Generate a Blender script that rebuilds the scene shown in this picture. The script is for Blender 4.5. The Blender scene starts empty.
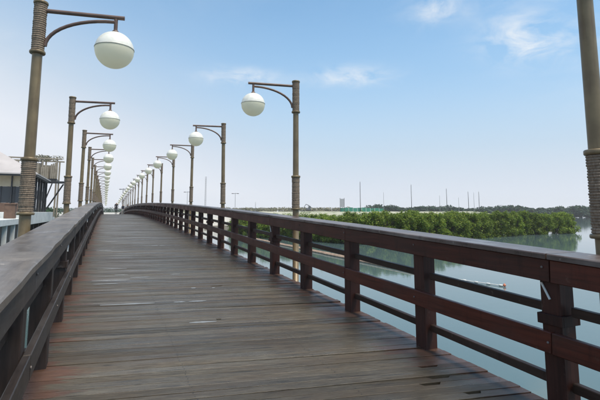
import bpy, bmesh, math, random
import numpy as np
from mathutils import Vector, Matrix, Euler

R = math.radians
random.seed(7)
rng = np.random.default_rng(11)
scene = bpy.context.scene
C = scene.collection

# ------------------------------------------------------------------ camera
WATER_DROP = 4.0                       # camera height above the water (z = 0)
FOC, PITCH, YAW = 437.587, R(6.916), R(23.822)   # pixels at 600 wide, tilt up, turn right of bridge axis
CAMZ = WATER_DROP
cam_d = bpy.data.cameras.new('camera')
cam = bpy.data.objects.new('camera', cam_d); C.objects.link(cam)
cam_d.sensor_fit = 'HORIZONTAL'; cam_d.sensor_width = 36.0
cam_d.lens = FOC / 600 * 36
YPP = 212 - FOC * math.tan(PITCH)
cam_d.shift_y = -(200 - YPP) / 600
cam_d.clip_start = 0.05; cam_d.clip_end = 9000
cam.location = (0, 0, CAMZ)
cam.rotation_euler = (R(90) + PITCH, 0, -YAW)
scene.camera = cam

def ray(x, y):                         # photo pixel -> world direction
    a = (x - 300) / FOC; b = -(y - YPP) / FOC
    z = math.cos(PITCH) - b * math.sin(PITCH); h = math.sin(PITCH) + b * math.cos(PITCH)
    return Vector((a * math.cos(YAW) + z * math.sin(YAW), -a * math.sin(YAW) + z * math.cos(YAW), h))
def px_depth(x, y, d):                 # world point at view depth d
    r = ray(x, y); z = r.x * math.sin(YAW) + r.y * math.cos(YAW)
    return Vector((0, 0, CAMZ)) + r * (d / z)
def px_z(x, y, z):                     # world point on a level
    r = ray(x, y); return Vector((0, 0, CAMZ)) + r * ((z - CAMZ) / r.z)

# ------------------------------------------------------------------ world, sun, exposure
SUN_EL, SUN_AZ = R(66), R(148)         # azimuth clockwise from +Y (the bridge axis)
world = bpy.data.worlds.new('World'); scene.world = world; world.use_nodes = True
nt = world.node_tree; nt.nodes.clear()
def N(t, typ, **kw):
    n = t.nodes.new(typ)
    for k, v in kw.items(): setattr(n, k, v)
    return n
def L(t, a, b): t.links.new(a, b)
def math_node(t, op, a, b=None, clamp=False):
    n = N(t, 'ShaderNodeMath', operation=op); n.use_clamp = clamp
    for i, v in enumerate((a, b)):
        if v is None: continue
        if isinstance(v, (int, float)): n.inputs[i].default_value = v
        else: L(t, v, n.inputs[i])
    return n.outputs[0]
out = N(nt, 'ShaderNodeOutputWorld'); bg = N(nt, 'ShaderNodeBackground')
sky = N(nt, 'ShaderNodeTexSky', sky_type='NISHITA')
sky.sun_disc = False; sky.sun_elevation = SUN_EL; sky.sun_rotation = SUN_AZ
sky.altitude = 0; sky.air_density = 1.0; sky.dust_density = 0.3; sky.ozone_density = 1.3
tc = N(nt, 'ShaderNodeTexCoord')
sep = N(nt, 'ShaderNodeSeparateXYZ'); L(nt, tc.outputs['Generated'], sep.inputs[0])
# thin high veil that whitens the sky towards the horizon
veil = N(nt, 'ShaderNodeMapRange'); veil.interpolation_type = 'SMOOTHSTEP'
veil.inputs[1].default_value = 0.05; veil.inputs[2].default_value = 0.50
veil.inputs[3].default_value = 1.0; veil.inputs[4].default_value = 0.0
# the haze stands higher in the sky to the left, over the land
dl = N(nt, 'ShaderNodeVectorMath', operation='DOT_PRODUCT'); L(nt, tc.outputs['Generated'], dl.inputs[0]); dl.inputs[1].default_value = (-math.cos(YAW), math.sin(YAW), 0)
dv = N(nt, 'ShaderNodeMapRange'); dv.interpolation_type = 'SMOOTHSTEP'; L(nt, dl.outputs['Value'], dv.inputs[0])
for i_, q_ in enumerate((-.1, .9, 0, .235)): dv.inputs[i_ + 1].default_value = q_
zeff = math_node(nt, 'SUBTRACT', sep.outputs[2], dv.outputs[0])
L(nt, zeff, veil.inputs[0])
vm = N(nt, 'ShaderNodeMix', data_type='RGBA')
vr = N(nt, 'ShaderNodeValToRGB'); L(nt, zeff, vr.inputs[0]); e_ = vr.color_ramp.elements; e_.new(.14)   # ramp colours are a fifth of the radiance
for el, (ps, c_) in zip(e_, ((0.0, (.785, .825, .895)), (.14, (.55, .66, .79)), (.30, (.41, .56, .75)))): el.position = ps; el.color = (*c_, 1)
vs5 = N(nt, 'ShaderNodeVectorMath', operation='SCALE'); vs5.inputs[3].default_value = 5.0; L(nt, vr.outputs[0], vs5.inputs[0]); L(nt, vs5.outputs[0], vm.inputs[7])
tint = N(nt, 'ShaderNodeMix', data_type='RGBA', blend_type='MULTIPLY'); tint.inputs[0].default_value = 1.0; tint.inputs[7].default_value = (.90, 1.06, 1.0, 1)
L(nt, sky.outputs[0], tint.inputs[6])
L(nt, veil.outputs[0], vm.inputs[0]); L(nt, tint.outputs[2], vm.inputs[6])
# wisps of cirrus
mp = N(nt, 'ShaderNodeVectorMath', operation='DIVIDE')
cb = N(nt, 'ShaderNodeCombineXYZ'); zc = math_node(nt, 'ADD', math_node(nt, 'MAXIMUM', sep.outputs[2], 0.0), 0.12)
for i in range(3): L(nt, zc, cb.inputs[i])
L(nt, tc.outputs['Generated'], mp.inputs[0]); L(nt, cb.outputs[0], mp.inputs[1])
noi = N(nt, 'ShaderNodeTexNoise'); noi.inputs['Scale'].default_value = 4.6; noi.inputs['Detail'].default_value = 7
noi.inputs['Roughness'].default_value = 0.62; noi.inputs['Distortion'].default_value = 0.5
L(nt, mp.outputs[0], noi.inputs['Vector'])
total = None
for (x, y, rx, ry, amp) in ((518, 36, 34, 20, .85), (552, 44, 42, 18, .6), (435, 8, 24, 13, 1.0), (350, 76, 36, 9, 1.0), (242, 77, 36, 8, 1.0), (590, -70, 120, 60, .45), (170, -90, 120, 60, .4), (-140, 20, 120, 40, .4), (760, 60, 130, 40, .4)):
    c = ray(x, y).normalized(); rt = c.cross(Vector((0, 0, 1))).normalized(); up = rt.cross(c)
    def dotn(v, s):
        d = N(nt, 'ShaderNodeVectorMath', operation='DOT_PRODUCT'); L(nt, tc.outputs['Generated'], d.inputs[0]); d.inputs[1].default_value = v / s
        return d.outputs['Value']
    cs = math.hypot(FOC, math.hypot(x - 300, y - YPP))
    a = dotn(rt, rx / cs); b = dotn(up, ry / cs)
    r2 = math_node(nt, 'ADD', math_node(nt, 'MULTIPLY', a, a), math_node(nt, 'MULTIPLY', b, b))
    g = math_node(nt, 'POWER', 2.718, math_node(nt, 'MULTIPLY', r2, -1.0))
    front = math_node(nt, 'GREATER_THAN', dotn(c, 1), 0.3)
    g = math_node(nt, 'MULTIPLY', math_node(nt, 'MULTIPLY', g, front), amp)
    total = g if total is None else math_node(nt, 'ADD', total, g)
nr = N(nt, 'ShaderNodeMapRange'); nr.inputs[1].default_value = 0.38; nr.inputs[2].default_value = 0.70
L(nt, noi.outputs[0], nr.inputs[0])
cl = math_node(nt, 'MULTIPLY', total, nr.outputs[0], True)
cm = N(nt, 'ShaderNodeMix', data_type='RGBA'); cm.inputs[7].default_value = (4.3, 4.45, 4.6, 1)
L(nt, cl, cm.inputs[0]); L(nt, vm.outputs[2], cm.inputs[6])
L(nt, cm.outputs[2], bg.inputs[0]); bg.inputs[1].default_value = 0.15; L(nt, bg.outputs[0], out.inputs[0])

sun_d = bpy.data.lights.new('sun', 'SUN'); sun_d.energy = 3.5; sun_d.angle = R(28); sun_d.color = (1, .88, .72)
sun = bpy.data.objects.new('sun', sun_d); C.objects.link(sun)
sdir = Vector((math.sin(SUN_AZ) * math.cos(SUN_EL), math.cos(SUN_AZ) * math.cos(SUN_EL), math.sin(SUN_EL)))
sun.rotation_euler = sdir.to_track_quat('Z', 'Y').to_euler()
sun.location = (0, 0, 60)
vs = scene.view_settings
vs.view_transform = 'Standard'; vs.look = 'None'; vs.exposure = 0.48; vs.gamma = 1.0; vs.use_curve_mapping = False

# ------------------------------------------------------------------ helpers
def deckh(v):                          # deck top above water, arched
    return CAMZ - 1.4888 + 0.045466 * v - 0.00042 * v * v
def deckslope(v): return math.atan(0.045466 - 0.00084 * v)

class MB:
    def __init__(s): s.v = []; s.f = []; s.sm = []
    def add(s, vs, fs, smooth=False):
        o = len(s.v); s.v += [tuple(p) for p in vs]
        s.f += [tuple(i + o for i in f) for f in fs]; s.sm += [smooth] * len(fs)
    def box(s, x0, x1, y0, y1, z0, z1):
        s.add([(x0,y0,z0),(x1,y0,z0),(x1,y1,z0),(x0,y1,z0),(x0,y0,z1),(x1,y0,z1),(x1,y1,z1),(x0,y1,z1)],
              [(0,3,2,1),(4,5,6,7),(0,1,5,4),(1,2,6,5),(2,3,7,6),(3,0,4,7)])
    def bbox(s, x0, x1, y0, y1, z0, z1, b=.006):          # box with chamfered edges
        bm = bmesh.new(); bmesh.ops.create_cube(bm, size=1)
        for q in bm.verts: q.co = Vector(((x0+x1)/2 + q.co.x*(x1-x0), (y0+y1)/2 + q.co.y*(y1-y0), (z0+z1)/2 + q.co.z*(z1-z0)))
        bmesh.ops.bevel(bm, geom=bm.edges[:], offset=b, segments=1, affect='EDGES', profile=.5)
        bm.verts.index_update()
        s.add([q.co for q in bm.verts], [[q.index for q in f.verts] for f in bm.faces]); bm.free()
    def tube(s, pts, rad, n=10, caps=True, smooth=True):
        pts = [Vector(p) for p in pts]; m = len(pts)
        rads = rad if isinstance(rad, (list, tuple)) else [rad] * m
        vs = []; up = Vector((0, 0, 1))
        d0 = (pts[1] - pts[0]).normalized()
        a = d0.cross(up if abs(d0.z) < .9 else Vector((1, 0, 0))).normalized()
        for i, p in enumerate(pts):
            d = (pts[min(i+1, m-1)] - pts[max(i-1, 0)]).normalized()
            a = (a - d * a.dot(d)).normalized(); b = d.cross(a)
            vs += [p + (a * math.cos(2*math.pi*k/n) + b * math.sin(2*math.pi*k/n)) * rads[i] for k in range(n)]
        fs = [(i*n+k, i*n+(k+1) % n, (i+1)*n+(k+1) % n, (i+1)*n+k) for i in range(m-1) for k in range(n)]
        s.add(vs, fs, smooth)
        if caps: s.add(vs[:n], [tuple(reversed(range(n)))]); s.add(vs[-n:], [tuple(range(n))])
    def lathe(s, prof, n=16, cx=0, cy=0, smooth=True):    # prof: (r, z) from bottom up
        vs = [(cx + r*math.cos(2*math.pi*k/n), cy + r*math.sin(2*math.pi*k/n), z) for r, z in prof for k in range(n)]
        fs = [(i*n+k, i*n+(k+1) % n, (i+1)*n+(k+1) % n, (i+1)*n+k) for i in range(len(prof)-1) for k in range(n)]
        s.add(vs, fs, smooth)
    def mesh(s, name):
        me = bpy.data.meshes.new(name); me.from_pydata(s.v, [], s.f); me.update()
        me.polygons.foreach_set('use_smooth', s.sm); return me
    def build(s, name, mat, parent=None): return obj(name, s.mesh(name), mat, parent)
def obj(name, me, mat, parent=None):
    o = bpy.data.objects.new(name, me); C.objects.link(o)
    if mat is not None and not me.materials: me.materials.append(mat)
    if parent: o.parent = parent
    return o
def empty(name, loc=(0, 0, 0), rz=0):
    o = bpy.data.objects.new(name, None); C.objects.link(o); o.location = loc; o.rotation_euler = (0, 0, rz)
    o.empty_display_size = .2; return o
def tag(o, label, cat, group=None, kind=None):
    o['label'] = label
    if cat: o['category'] = cat
    if group: o['group'] = group
    if kind: o['kind'] = kind
    return o
def structure(o, label=None):
    o['kind'] = 'structure'
    if label: o['label'] = label
    return o
def copy_tree(o, parent=None):
    c = o.copy(); C.objects.link(c); c.parent = parent
    for ch in KIDS(o): copy_tree(ch, c)
    return c
def KIDS(o): return list(o.children)

# ------------------------------------------------------------------ materials
def new_mat(name):
    m = bpy.data.materials.new(name); m.use_nodes = True
    t = m.node_tree; p = t.nodes['Principled BSDF']; return m, t, p
def noise(t, vec, scale, detail=4, rough=.55, stretch=None):
    if stretch is not None:
        mpn = N(t, 'ShaderNodeVectorMath', operation='MULTIPLY'); L(t, vec, mpn.inputs[0]); mpn.inputs[1].default_value = stretch; vec = mpn.outputs[0]
    n = N(t, 'ShaderNodeTexNoise'); n.inputs['Scale'].default_value = scale; n.inputs['Detail'].default_value = detail; n.inputs['Roughness'].default_value = rough
    L(t, vec, n.inputs['Vector']); return n.outputs[0]
def ramp(t, fac, stops):
    r = N(t, 'ShaderNodeValToRGB'); L(t, fac, r.inputs[0])
    e = r.color_ramp.elements
    while len(e) < len(stops): e.new(.5)
    for i, (p, c) in enumerate(stops): e[i].position = p; e[i].color = (*c, 1) if len(c) == 3 else c
    return r.outputs[0]
def mixc(t, fac, a, b, mode='MIX'):
    m = N(t, 'ShaderNodeMix', data_type='RGBA', blend_type=mode)
    for s, v in ((0, fac), (6, a), (7, b)):
        if isinstance(v, (int, float)): m.inputs[s].default_value = v
        elif isinstance(v, tuple): m.inputs[s].default_value = (*v, 1)
        else: L(t, v, m.inputs[s])
    return m.outputs[2]
def maprange(t, v, a, b, c, d, smooth=False):
    n = N(t, 'ShaderNodeMapRange')
    if smooth: n.interpolation_type = 'SMOOTHSTEP'
    for i, q in enumerate((a, b, c, d)): n.inputs[i+1].default_value = q
    L(t, v, n.inputs[0]); return n.outputs[0]
def bump(t, p, h, strength=.3, dist=.01):
    b = N(t, 'ShaderNodeBump'); b.inputs['Strength'].default_value = strength; b.inputs['Distance'].default_value = dist
    L(t, h, b.inputs['Height']); L(t, b.outputs[0], p.inputs['Normal'])
def plain(name, col, rough=.6, var=.25, scale=6, metal=0, spec=.5, bumps=0.0):
    m, t, p = new_mat(name); g = N(t, 'ShaderNodeNewGeometry')
    n1 = noise(t, g.outputs['Position'], scale, 5)
    lo = tuple(c * (1 - var) for c in col); hi = tuple(min(1, c * (1 + var)) for c in col)
    L(t, ramp(t, n1, [(.3, lo), (.7, hi)]), p.inputs['Base Color'])
    p.inputs['Roughness'].default_value = rough; p.inputs['Metallic'].default_value = metal; p.inputs['Specular IOR Level'].default_value = spec
    if bumps: bump(t, p, n1, bumps, .01)
    return m

def wood_mat(name, dark, light, grey, stretch, rough=(.3, .55), greyamt=.5, spec=.3):
    m, t, p = new_mat(name); p.inputs['Specular IOR Level'].default_value = spec; g = N(t, 'ShaderNodeNewGeometry'); oi = N(t, 'ShaderNodeObjectInfo')
    pos = g.outputs['Position']
    off = N(t, 'ShaderNodeVectorMath', operation='ADD'); L(t, pos, off.inputs[0])
    sc = N(t, 'ShaderNodeVectorMath', operation='SCALE'); sc.inputs[0].default_value = (13, 7, 5); L(t, oi.outputs['Random'], sc.inputs[3]); L(t, sc.outputs[0], off.inputs[1])
    grain = noise(t, off.outputs[0], 1.0, 6, .65, stretch)
    blot = noise(t, off.outputs[0], 2.2, 4, .6)
    col = ramp(t, grain, [(.28, dark), (.72, light)])
    col = mixc(t, maprange(t, blot, .45, .72, 0, greyamt), col, grey)
    drip = noise(t, pos, 1.0, 5, .7, (9, 9, 1.6)); col = mixc(t, maprange(t, drip, .55, .75, 0, .7), col, tuple(c * .45 for c in dark))
    chip = noise(t, off.outputs[0], 14, 3, .6); col = mixc(t, maprange(t, chip, .66, .72, 0, .55), col, tuple(min(1, c * 1.5) for c in grey))
    v = maprange(t, oi.outputs['Random'], 0, 1, .70, 1.30)
    vv = N(t, 'ShaderNodeCombineColor')
    for i in range(3): L(t, v, vv.inputs[i])
    col = mixc(t, 1.0, col, vv.outputs[0], 'MULTIPLY')
    L(t, col, p.inputs['Base Color'])
    L(t, maprange(t, blot, .3, .7, rough[0], rough[1]), p.inputs['Roughness'])
    bump(t, p, grain, .35, .004); return m

M = {}
M['post'] = wood_mat('post wood', (.020, .0065, .005), (.058, .019, .013), (.050, .030, .024), (40, 40, 2.5), (.4, .65), .35)
M['rail'] = wood_mat('rail wood', (.036, .0095, .006), (.108, .028, .017), (.060, .034, .026), (30, 2.0, 40), (.3, .55), .6)
M['thin'] = wood_mat('thin rail wood', (.018, .010, .007), (.050, .028, .019), (.075, .055, .045), (40, 2.0, 40), (.4, .65), .4)
M['cap'] = wood_mat('cap wood', (.065, .050, .040), (.155, .128, .104), (.25, .222, .19), (22, 1.8, 22), (.22, .55), .9, .5)
M['cap_dark'] = wood_mat('water side cap wood', (.045, .030, .025), (.115, .085, .072), (.19, .168, .155), (22, 1.8, 22), (.2, .5), .8, .5)
M['rail_left'] = wood_mat('shaded weathered rail wood', (.022, .017, .015), (.055, .042, .036), (.070, .062, .056), (30, 2.0, 40), (.35, .6), .7)  # weathered grey, with the shade of the left side mixed into the colour
M['post_left'] = wood_mat('shaded left post wood', (.018, .012, .010), (.045, .030, .025), (.055, .045, .040), (40, 40, 2.5), (.4, .65), .35)  # darker and less red than the right posts: shade put into the colour
M['beam'] = wood_mat('beam wood', (.02, .014, .011), (.05, .034, .027), (.06, .05, .045), (30, 2, 30), (.5, .8), .4)

SKEW = -.17                             # boards are laid slightly askew to the axis
def deck_mat():
    m, t, p = new_mat('deck wood'); g = N(t, 'ShaderNodeNewGeometry'); oi = N(t, 'ShaderNodeObjectInfo')
    pos = g.outputs['Position']; sp = N(t, 'ShaderNodeSeparateXYZ'); L(t, pos, sp.inputs[0])
    cs_ = N(t, 'ShaderNodeCombineXYZ'); L(t, sp.outputs[0], cs_.inputs[0]); L(t, sp.outputs[2], cs_.inputs[2])
    L(t, math_node(t, 'SUBTRACT', sp.outputs[1], math_node(t, 'MULTIPLY', sp.outputs[0], SKEW)), cs_.inputs[1]); pos = cs_.outputs[0]
    off = N(t, 'ShaderNodeVectorMath', operation='ADD'); L(t, pos, off.inputs[0])
    sc = N(t, 'ShaderNodeVectorMath', operation='SCALE'); sc.inputs[0].default_value = (17, 3, 5); L(t, oi.outputs['Random'], sc.inputs[3]); L(t, sc.outputs[0], off.inputs[1])
    grain = noise(t, off.outputs[0], 1.0, 8, .78, (6.0, 75, 30))
    streak = noise(t, off.outputs[0], 1.0, 6, .72, (2.0, 22, 9))
    blot = noise(t, pos, 1.3, 6, .65, (1, 1.8, 1))
    fine = noise(t, pos, 5.0, 4, .6, (1, 3, 1))
    worn = ramp(t, grain, [(.28, (.024, .021, .016)), (.5, (.080, .069, .050)), (.74, (.158, .140, .107))])
    brown = ramp(t, streak, [(.3, (.036, .025, .015)), (.7, (.112, .083, .052))])
    worn = mixc(t, maprange(t, blot, .40, .62, 0, .75), worn, brown)
    dk = mixc(t, maprange(t, streak, .54, .66, 0, .8), worn, (.024, .021, .017))
    chk = noise(t, off.outputs[0], 1.0, 5, .7, (2.4, 48, 10)); dk = mixc(t, maprange(t, chk, .60, .66, 0, .75), dk, (.012, .010, .008))
    varn = ramp(t, grain, [(.25, (.036, .018, .011)), (.7, (.112, .056, .036))])
    # foot traffic has worn the varnish off the middle; it stays by the posts
    d = math_node(t, 'ABSOLUTE', math_node(t, 'SUBTRACT', sp.outputs[0], 1.19))
    w = math_node(t, 'ADD', d, math_node(t, 'MULTIPLY', math_node(t, 'SUBTRACT', fine, .5), .75))
    w = math_node(t, 'ADD', w, math_node(t, 'MULTIPLY', math_node(t, 'SUBTRACT', streak, .5), .5))
    w = math_node(t, 'ADD', w, math_node(t, 'MULTIPLY', math_node(t, 'SUBTRACT', oi.outputs['Random'], .5), .42))
    col = mixc(t, maprange(t, w, 1.40, 1.62, 0, .9, True), dk, varn)
    v = maprange(t, oi.outputs['Random'], 0, 1, .72, 1.28)
    vv = N(t, 'ShaderNodeCombineColor')
    for i in range(3): L(t, v, vv.inputs[i])
    col = mixc(t, 1.0, col, vv.outputs[0], 'MULTIPLY')
    L(t, col, p.inputs['Base Color'])
    wet = noise(t, off.outputs[0], 1.0, 3, .5, (.8, 5, 1))
    L(t, maprange(t, wet, .35, .66, .58, .24), p.inputs['Roughness'])
    p.inputs['Specular IOR Level'].default_value = .33
    bump(t, p, grain, .6, .005); return m
M['deck'] = deck_mat()

m, t, p = new_mat('puddle'); p.inputs['Base Color'].default_value = (.21, .21, .20, 1); p.inputs['Roughness'].default_value = .08; p.inputs['Specular IOR Level'].default_value = .5; M['puddle'] = m  # water film; the pale base colour paints in part of the sky reflection

def pole_mat():
    m, t, p = new_mat('bronze paint'); g = N(t, 'ShaderNodeNewGeometry')
    a = noise(t, g.outputs['Position'], 5, 5); b = noise(t, g.outputs['Position'], 1.0, 4, .6, (30, 30, 3))
    c = ramp(t, a, [(.3, (.142, .106, .058)), (.7, (.218, .168, .092))])
    c = mixc(t, maprange(t, b, .5, .75, 0, .55), c, (.10, .060, .040))
    L(t, c, p.inputs['Base Color']); p.inputs['Roughness'].default_value = .42; p.inputs['Metallic'].default_value = .15
    return m
M['pole'] = pole_mat()
def rope_mat():
    m, t, p = new_mat('rope'); g = N(t, 'ShaderNodeNewGeometry')
    a = noise(t, g.outputs['Position'], 1, 5, .7, (60, 60, 25)); b = noise(t, g.outputs['Position'], 6, 3)
    c = ramp(t, a, [(.3, (.10, .073, .052)), (.7, (.33, .26, .19))])
    c = mixc(t, maprange(t, b, .5, .7, 0, .5), c, (.17, .125, .09))
    L(t, c, p.inputs['Base Color']); p.inputs['Roughness'].default_value = .9; bump(t, p, a, .6, .006); return m
M['rope'] = rope_mat()
M['arm'] = plain('arm paint', (.115, .072, .055), .45, .3, 8)
m, t, p = new_mat('globe white'); p.inputs['Base Color'].default_value = (.80, .80, .77, 1); p.inputs['Roughness'].default_value = .28
M['globe'] = m
g_ = N(t, 'ShaderNodeNewGeometry'); L(t, ramp(t, noise(t, g_.outputs['Position'], 9, 6, .65), [(.3, (.74, .74, .66)), (.56, (.94, .94, .88))]), p.inputs['Base Color'])
M['globe_low'] = plain('globe opal', (.96, .93, .76), .25, .05, 4)
for k_ in ('globe', 'globe_low'):
    t = M[k_].node_tree; p = t.nodes['Principled BSDF']; tr = N(t, 'ShaderNodeBsdfTranslucent'); mx = N(t, 'ShaderNodeMixShader'); mx.inputs[0].default_value = .25 if k_ == 'globe' else .6
    tr.inputs[0].default_value = (1.0, .98, .86, 1); L(t, p.outputs[0], mx.inputs[1]); L(t, tr.outputs[0], mx.inputs[2]); L(t, mx.outputs[0], t.nodes['Material Output'].inputs[0])
M['band'] = plain('globe band', (.44, .45, .40), .5, .2)
M['white'] = plain('white paint', (.62, .64, .62), .6, .14, 2)
M['metal'] = plain('galvanised steel', (.28, .28, .28), .45, .2, 6, .6)
M['dullbolt'] = plain('dull bolt', (.16, .14, .13), .6, .2)
M['greypole'] = plain('grey pole', (.22, .23, .24), .6, .15)
M['dark'] = plain('dark steel', (.028, .030, .034), .5, .3, 5)
M['bamboo'] = plain('old bamboo', (.33, .24, .17), .75, .35, 2.5, bumps=.4)
M['orange'] = plain('orange plastic', (.55, .17, .08), .45, .15)
M['float'] = plain('white foam float', (.66, .66, .62), .7, .15)

# ------------------------------------------------------------------ water and land
def water_mat():
    m, t, p = new_mat('water'); g = N(t, 'ShaderNodeNewGeometry')
    a = noise(t, g.outputs['Position'], 1.0, 4, .55, (2.2, 2.6, 1)); b = noise(t, g.outputs['Position'], .35, 3, .5)
    L(t, ramp(t, noise(t, g.outputs['Position'], .03, 4), [(.3, (.072, .120, .125)), (.7, (.095, .145, .148))]), p.inputs['Base Color'])
    p.inputs['Roughness'].default_value = .04; p.inputs['IOR'].default_value = 1.33
    s = math_node(t, 'ADD', math_node(t, 'MULTIPLY', a, .6), b); bump(t, p, s, .09, .04); return m
M['water'] = water_mat()
mb = MB(); S = 690
mb.add([(-S, -S, 0), (S, -S, 0), (S, S, 0), (-S, S, 0)], [(0, 1, 2, 3)])
structure(mb.build('water', M['water']), 'calm pale grey green lagoon water')

def ground_mat(name, stops, scale, rough=.95):
    m, t, p = new_mat(name); g = N(t, 'ShaderNodeNewGeometry')
    a = noise(t, g.outputs['Position'], scale, 8, .65); L(t, ramp(t, a, stops), p.inputs['Base Color']); p.inputs['Roughness'].default_value = rough
    bump(t, p, a, .6, .3); return m
M['grass'] = ground_mat('pale grass', [(.3, (.16, .18, .10)), (.45, (.34, .35, .25)), (.6, (.46, .44, .35)), (.72, (.24, .26, .15))], .12)
M['mud'] = ground_mat('muddy bank', [(.3, (.06, .055, .04)), (.7, (.16, .14, .10))], .5)
M['sand'] = ground_mat('sandy concrete', [(.3, (.36, .35, .31)), (.7, (.50, .49, .45))], .4)

def terrain(name, label, mat, pts_u, pts_v, hfun):
    nu, nv = len(pts_u), len(pts_v)
    vs = [(u, v, hfun(u, v)) for v in pts_v for u in pts_u]
    fs = [(j*nu+i, j*nu+i+1, (j+1)*nu+i+1, (j+1)*nu+i) for j in range(nv-1) for i in range(nu-1)]
    mb = MB(); mb.add(vs, fs, True); return structure(mb.build(name, mat), label)
def sstep(a, b, x): x = max(0, min(1, (x - a) / (b - a))); return x * x * (3 - 2 * x)
# grassy spit that carries the mangroves and the levee behind it (laid out in view-depth / bearing from the shore)
def view_uv(x, d): q = px_depth(x, 212, d); return q.x, q.y
FRONT = [(212, 88), (240, 78), (270, 68), (320, 60), (350, 56), (400, 55), (440, 61), (480, 69), (530, 79), (577, 85)]
def front_depth(x):
    for (a, d), (b, e) in zip(FRONT, FRONT[1:]):
        if a <= x <= b: return d + (e - d) * (x - a) / (b - a)
    return FRONT[0][1] if x < FRONT[0][0] else FRONT[-1][1]
mb = MB(); xs = [205 + 10 * i for i in range(38)]; nd = 9
for x in xs:
    d0 = front_depth(x)
    tail = sstep(575, 535, x)
    for j in range(nd):
        s = j / (nd - 1); d = d0 - 1 + s * (5 + 190 * tail)
        u, v = view_uv(x, d)
        z = -.4 + 1.0 * sstep(0, .05, s) * (.3 + .7 * tail)
        if s > .9: z = -.4
        mb.v.append((u, v, z + .1 * random.random()))
for i in range(len(xs) - 1):
    for j in range(nd - 1): mb.f.append((i*nd+j, (i+1)*nd+j, (i+1)*nd+j+1, i*nd+j+1)); mb.sm.append(True)
structure(mb.build('mangrove_spit', M['mud']), 'low muddy spit under the mangroves')
# pale levee, crest near eye level
mb = MB(); xs = [120 + 8 * i for i in range(51)]
for x in xs:
    hgt = 4.1 * sstep(530, 470, x) + .0; hgt = max(hgt, .2)
    for s, z in ((0, -.4), (3, .5), (16, hgt*.55), (34, hgt*.96), (44, hgt), (56, hgt), (80, .4), (95, -.5)):
        u, v = view_uv(x, 175 + s); mb.v.append((u, v, z + (.25*random.random() if z > .6 else 0)))
for i in range(len(xs) - 1):
    for j in range(7): mb.f.append((i*8+j, (i+1)*8+j, (i+1)*8+j+1, i*8+j+1)); mb.sm.append(True)
structure(mb.build('levee', M['grass']), 'pale grassy levee behind the mangroves')
# far end of the bridge
terrain('far_bank', 'sandy bank at the far end of the bridge', M['sand'], [-120, -60, -30, -12, -6, 8, 14, 24, 40, 60], [109, 111.2, 113, 140, 190, 260, 330],
        lambda u, v: -.6 if (v < 110 or u > 50) else (2.52 if v < 150 else 2.52 + min(1.2, (v-150)*.012)) - (1.5 if abs(u) > 50 else 0))
# ------------------------------------------------------------------ footbridge
SP = 1.438                              # post spacing
V0, V1 = -6.5, 111.0
PW = .108
UL, UR = -.545, 3.072                   # deck edges
bridge = tag(empty('wooden_footbridge', (1.26, 0, deckh(0))), 'long arched boardwalk of worn grey brown planks over the water', 'bridge')
inv = Matrix.Translation(-Vector(bridge.location))
def put(o, par): o.parent = par; o.matrix_parent_inverse = Matrix.Translation(-Vector(par.location)); return o

# damaged plank edges seen in the photo: (u, v, length)
NOTCH = [(1.70, 7.09, .16), (1.29, 5.22, .05), (2.66, 3.24, .16), (2.60, 3.03, .17), (2.44, 2.92, .15), (2.64, 2.64, .12), (1.95, 2.30, .14), (.55, 2.2, .1)]
def plank_mesh(seed, notch=None):
    r = random.Random(seed); W = (PW - .006) / 2; T = .036
    bow = r.uniform(-.0015, .0015); l0 = UL - r.uniform(0, .005); l1 = UR + r.uniform(0, .005)
    n = 6
    us = sorted([l0 + (l1 - l0) * i / n for i in range(n + 1)] + ([notch[0] - notch[1]/2, notch[0] - notch[1]*.38, notch[0] + notch[1]*.3, notch[0] + notch[1]/2] if notch else []))
    mbx = MB(); prof = []
    for u in us:
        e0 = -W + r.uniform(-.002, .0015); e1 = W + r.uniform(-.0015, .002)
        if notch and notch[0] - notch[1]*.45 < u < notch[0] + notch[1]*.4: e1 -= .042
        z = bow * math.sin((u - l0) / (l1 - l0) * math.pi * 2)
        k_ = SKEW * (u - 1.26)
        prof.append([(x_, y_ + k_, z_) for x_, y_, z_ in [(u, e0, z - T), (u, e0, z - .0015), (u, e0 + .0015, z), (u, e1 - .0015, z), (u, e1, z - .0015), (u, e1, z - T)]])
    vs = [q for row in prof for q in row]; k = 6
    fs = [(i*k+j, i*k+(j+1) % k, (i+1)*k+(j+1) % k, (i+1)*k+j) for i in range(len(us)-1) for j in range(k)]
    fs += [tuple(range(k))[::-1], tuple(range((len(us)-1)*k, len(us)*k))]
    fs = [f[::-1] for f in fs]
    mbx.add(vs, fs); return mbx
variants = []
for i in range(8):
    me = plank_mesh(100 + i).mesh('plank'); me.materials.append(M['deck']); variants.append(me)
far = MB(); v = V0; first = 1.6; count = 0
while v < V1:
    hz = deckh(v) + random.uniform(-.001, .001); sl = deckslope(v) + random.gauss(0, .004); yaw = random.gauss(0, .0012)
    if v >= first and count < 300:
        nn = [q for q in NOTCH if abs(q[1] - SKEW * (q[0] - 1.26) - v) <= PW / 2]
        if nn:
            me = plank_mesh(500 + count, (nn[0][0], nn[0][2] * 1.3)).mesh('plank'); me.materials.append(M['deck'])
        else: me = random.choice(variants)
        o = obj('plank', me, None); o.location = (0, v, hz); o.rotation_euler = (sl, random.gauss(0, .0012), yaw); put(o, bridge); count += 1
    else:
        a, s = random.choice((UL, UL - .01)), UR + random.uniform(0, .01); w = (PW - .008) / 2
        far.add([(x, v + y + SKEW * (x - 1.26), hz + z + (y + SKEW * (x - 1.26)) * math.tan(sl)) for x in (a, s) for y in (-w, w) for z in (-.036, 0)], [(0,1,3,2),(4,6,7,5),(0,4,5,1),(2,3,7,6),(1,5,7,3),(0,2,6,4)])
    v += PW
o = far.build('far_planks', M['deck']); put(o, bridge); o['kind'] = 'stuff'
scr = MB()
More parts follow.
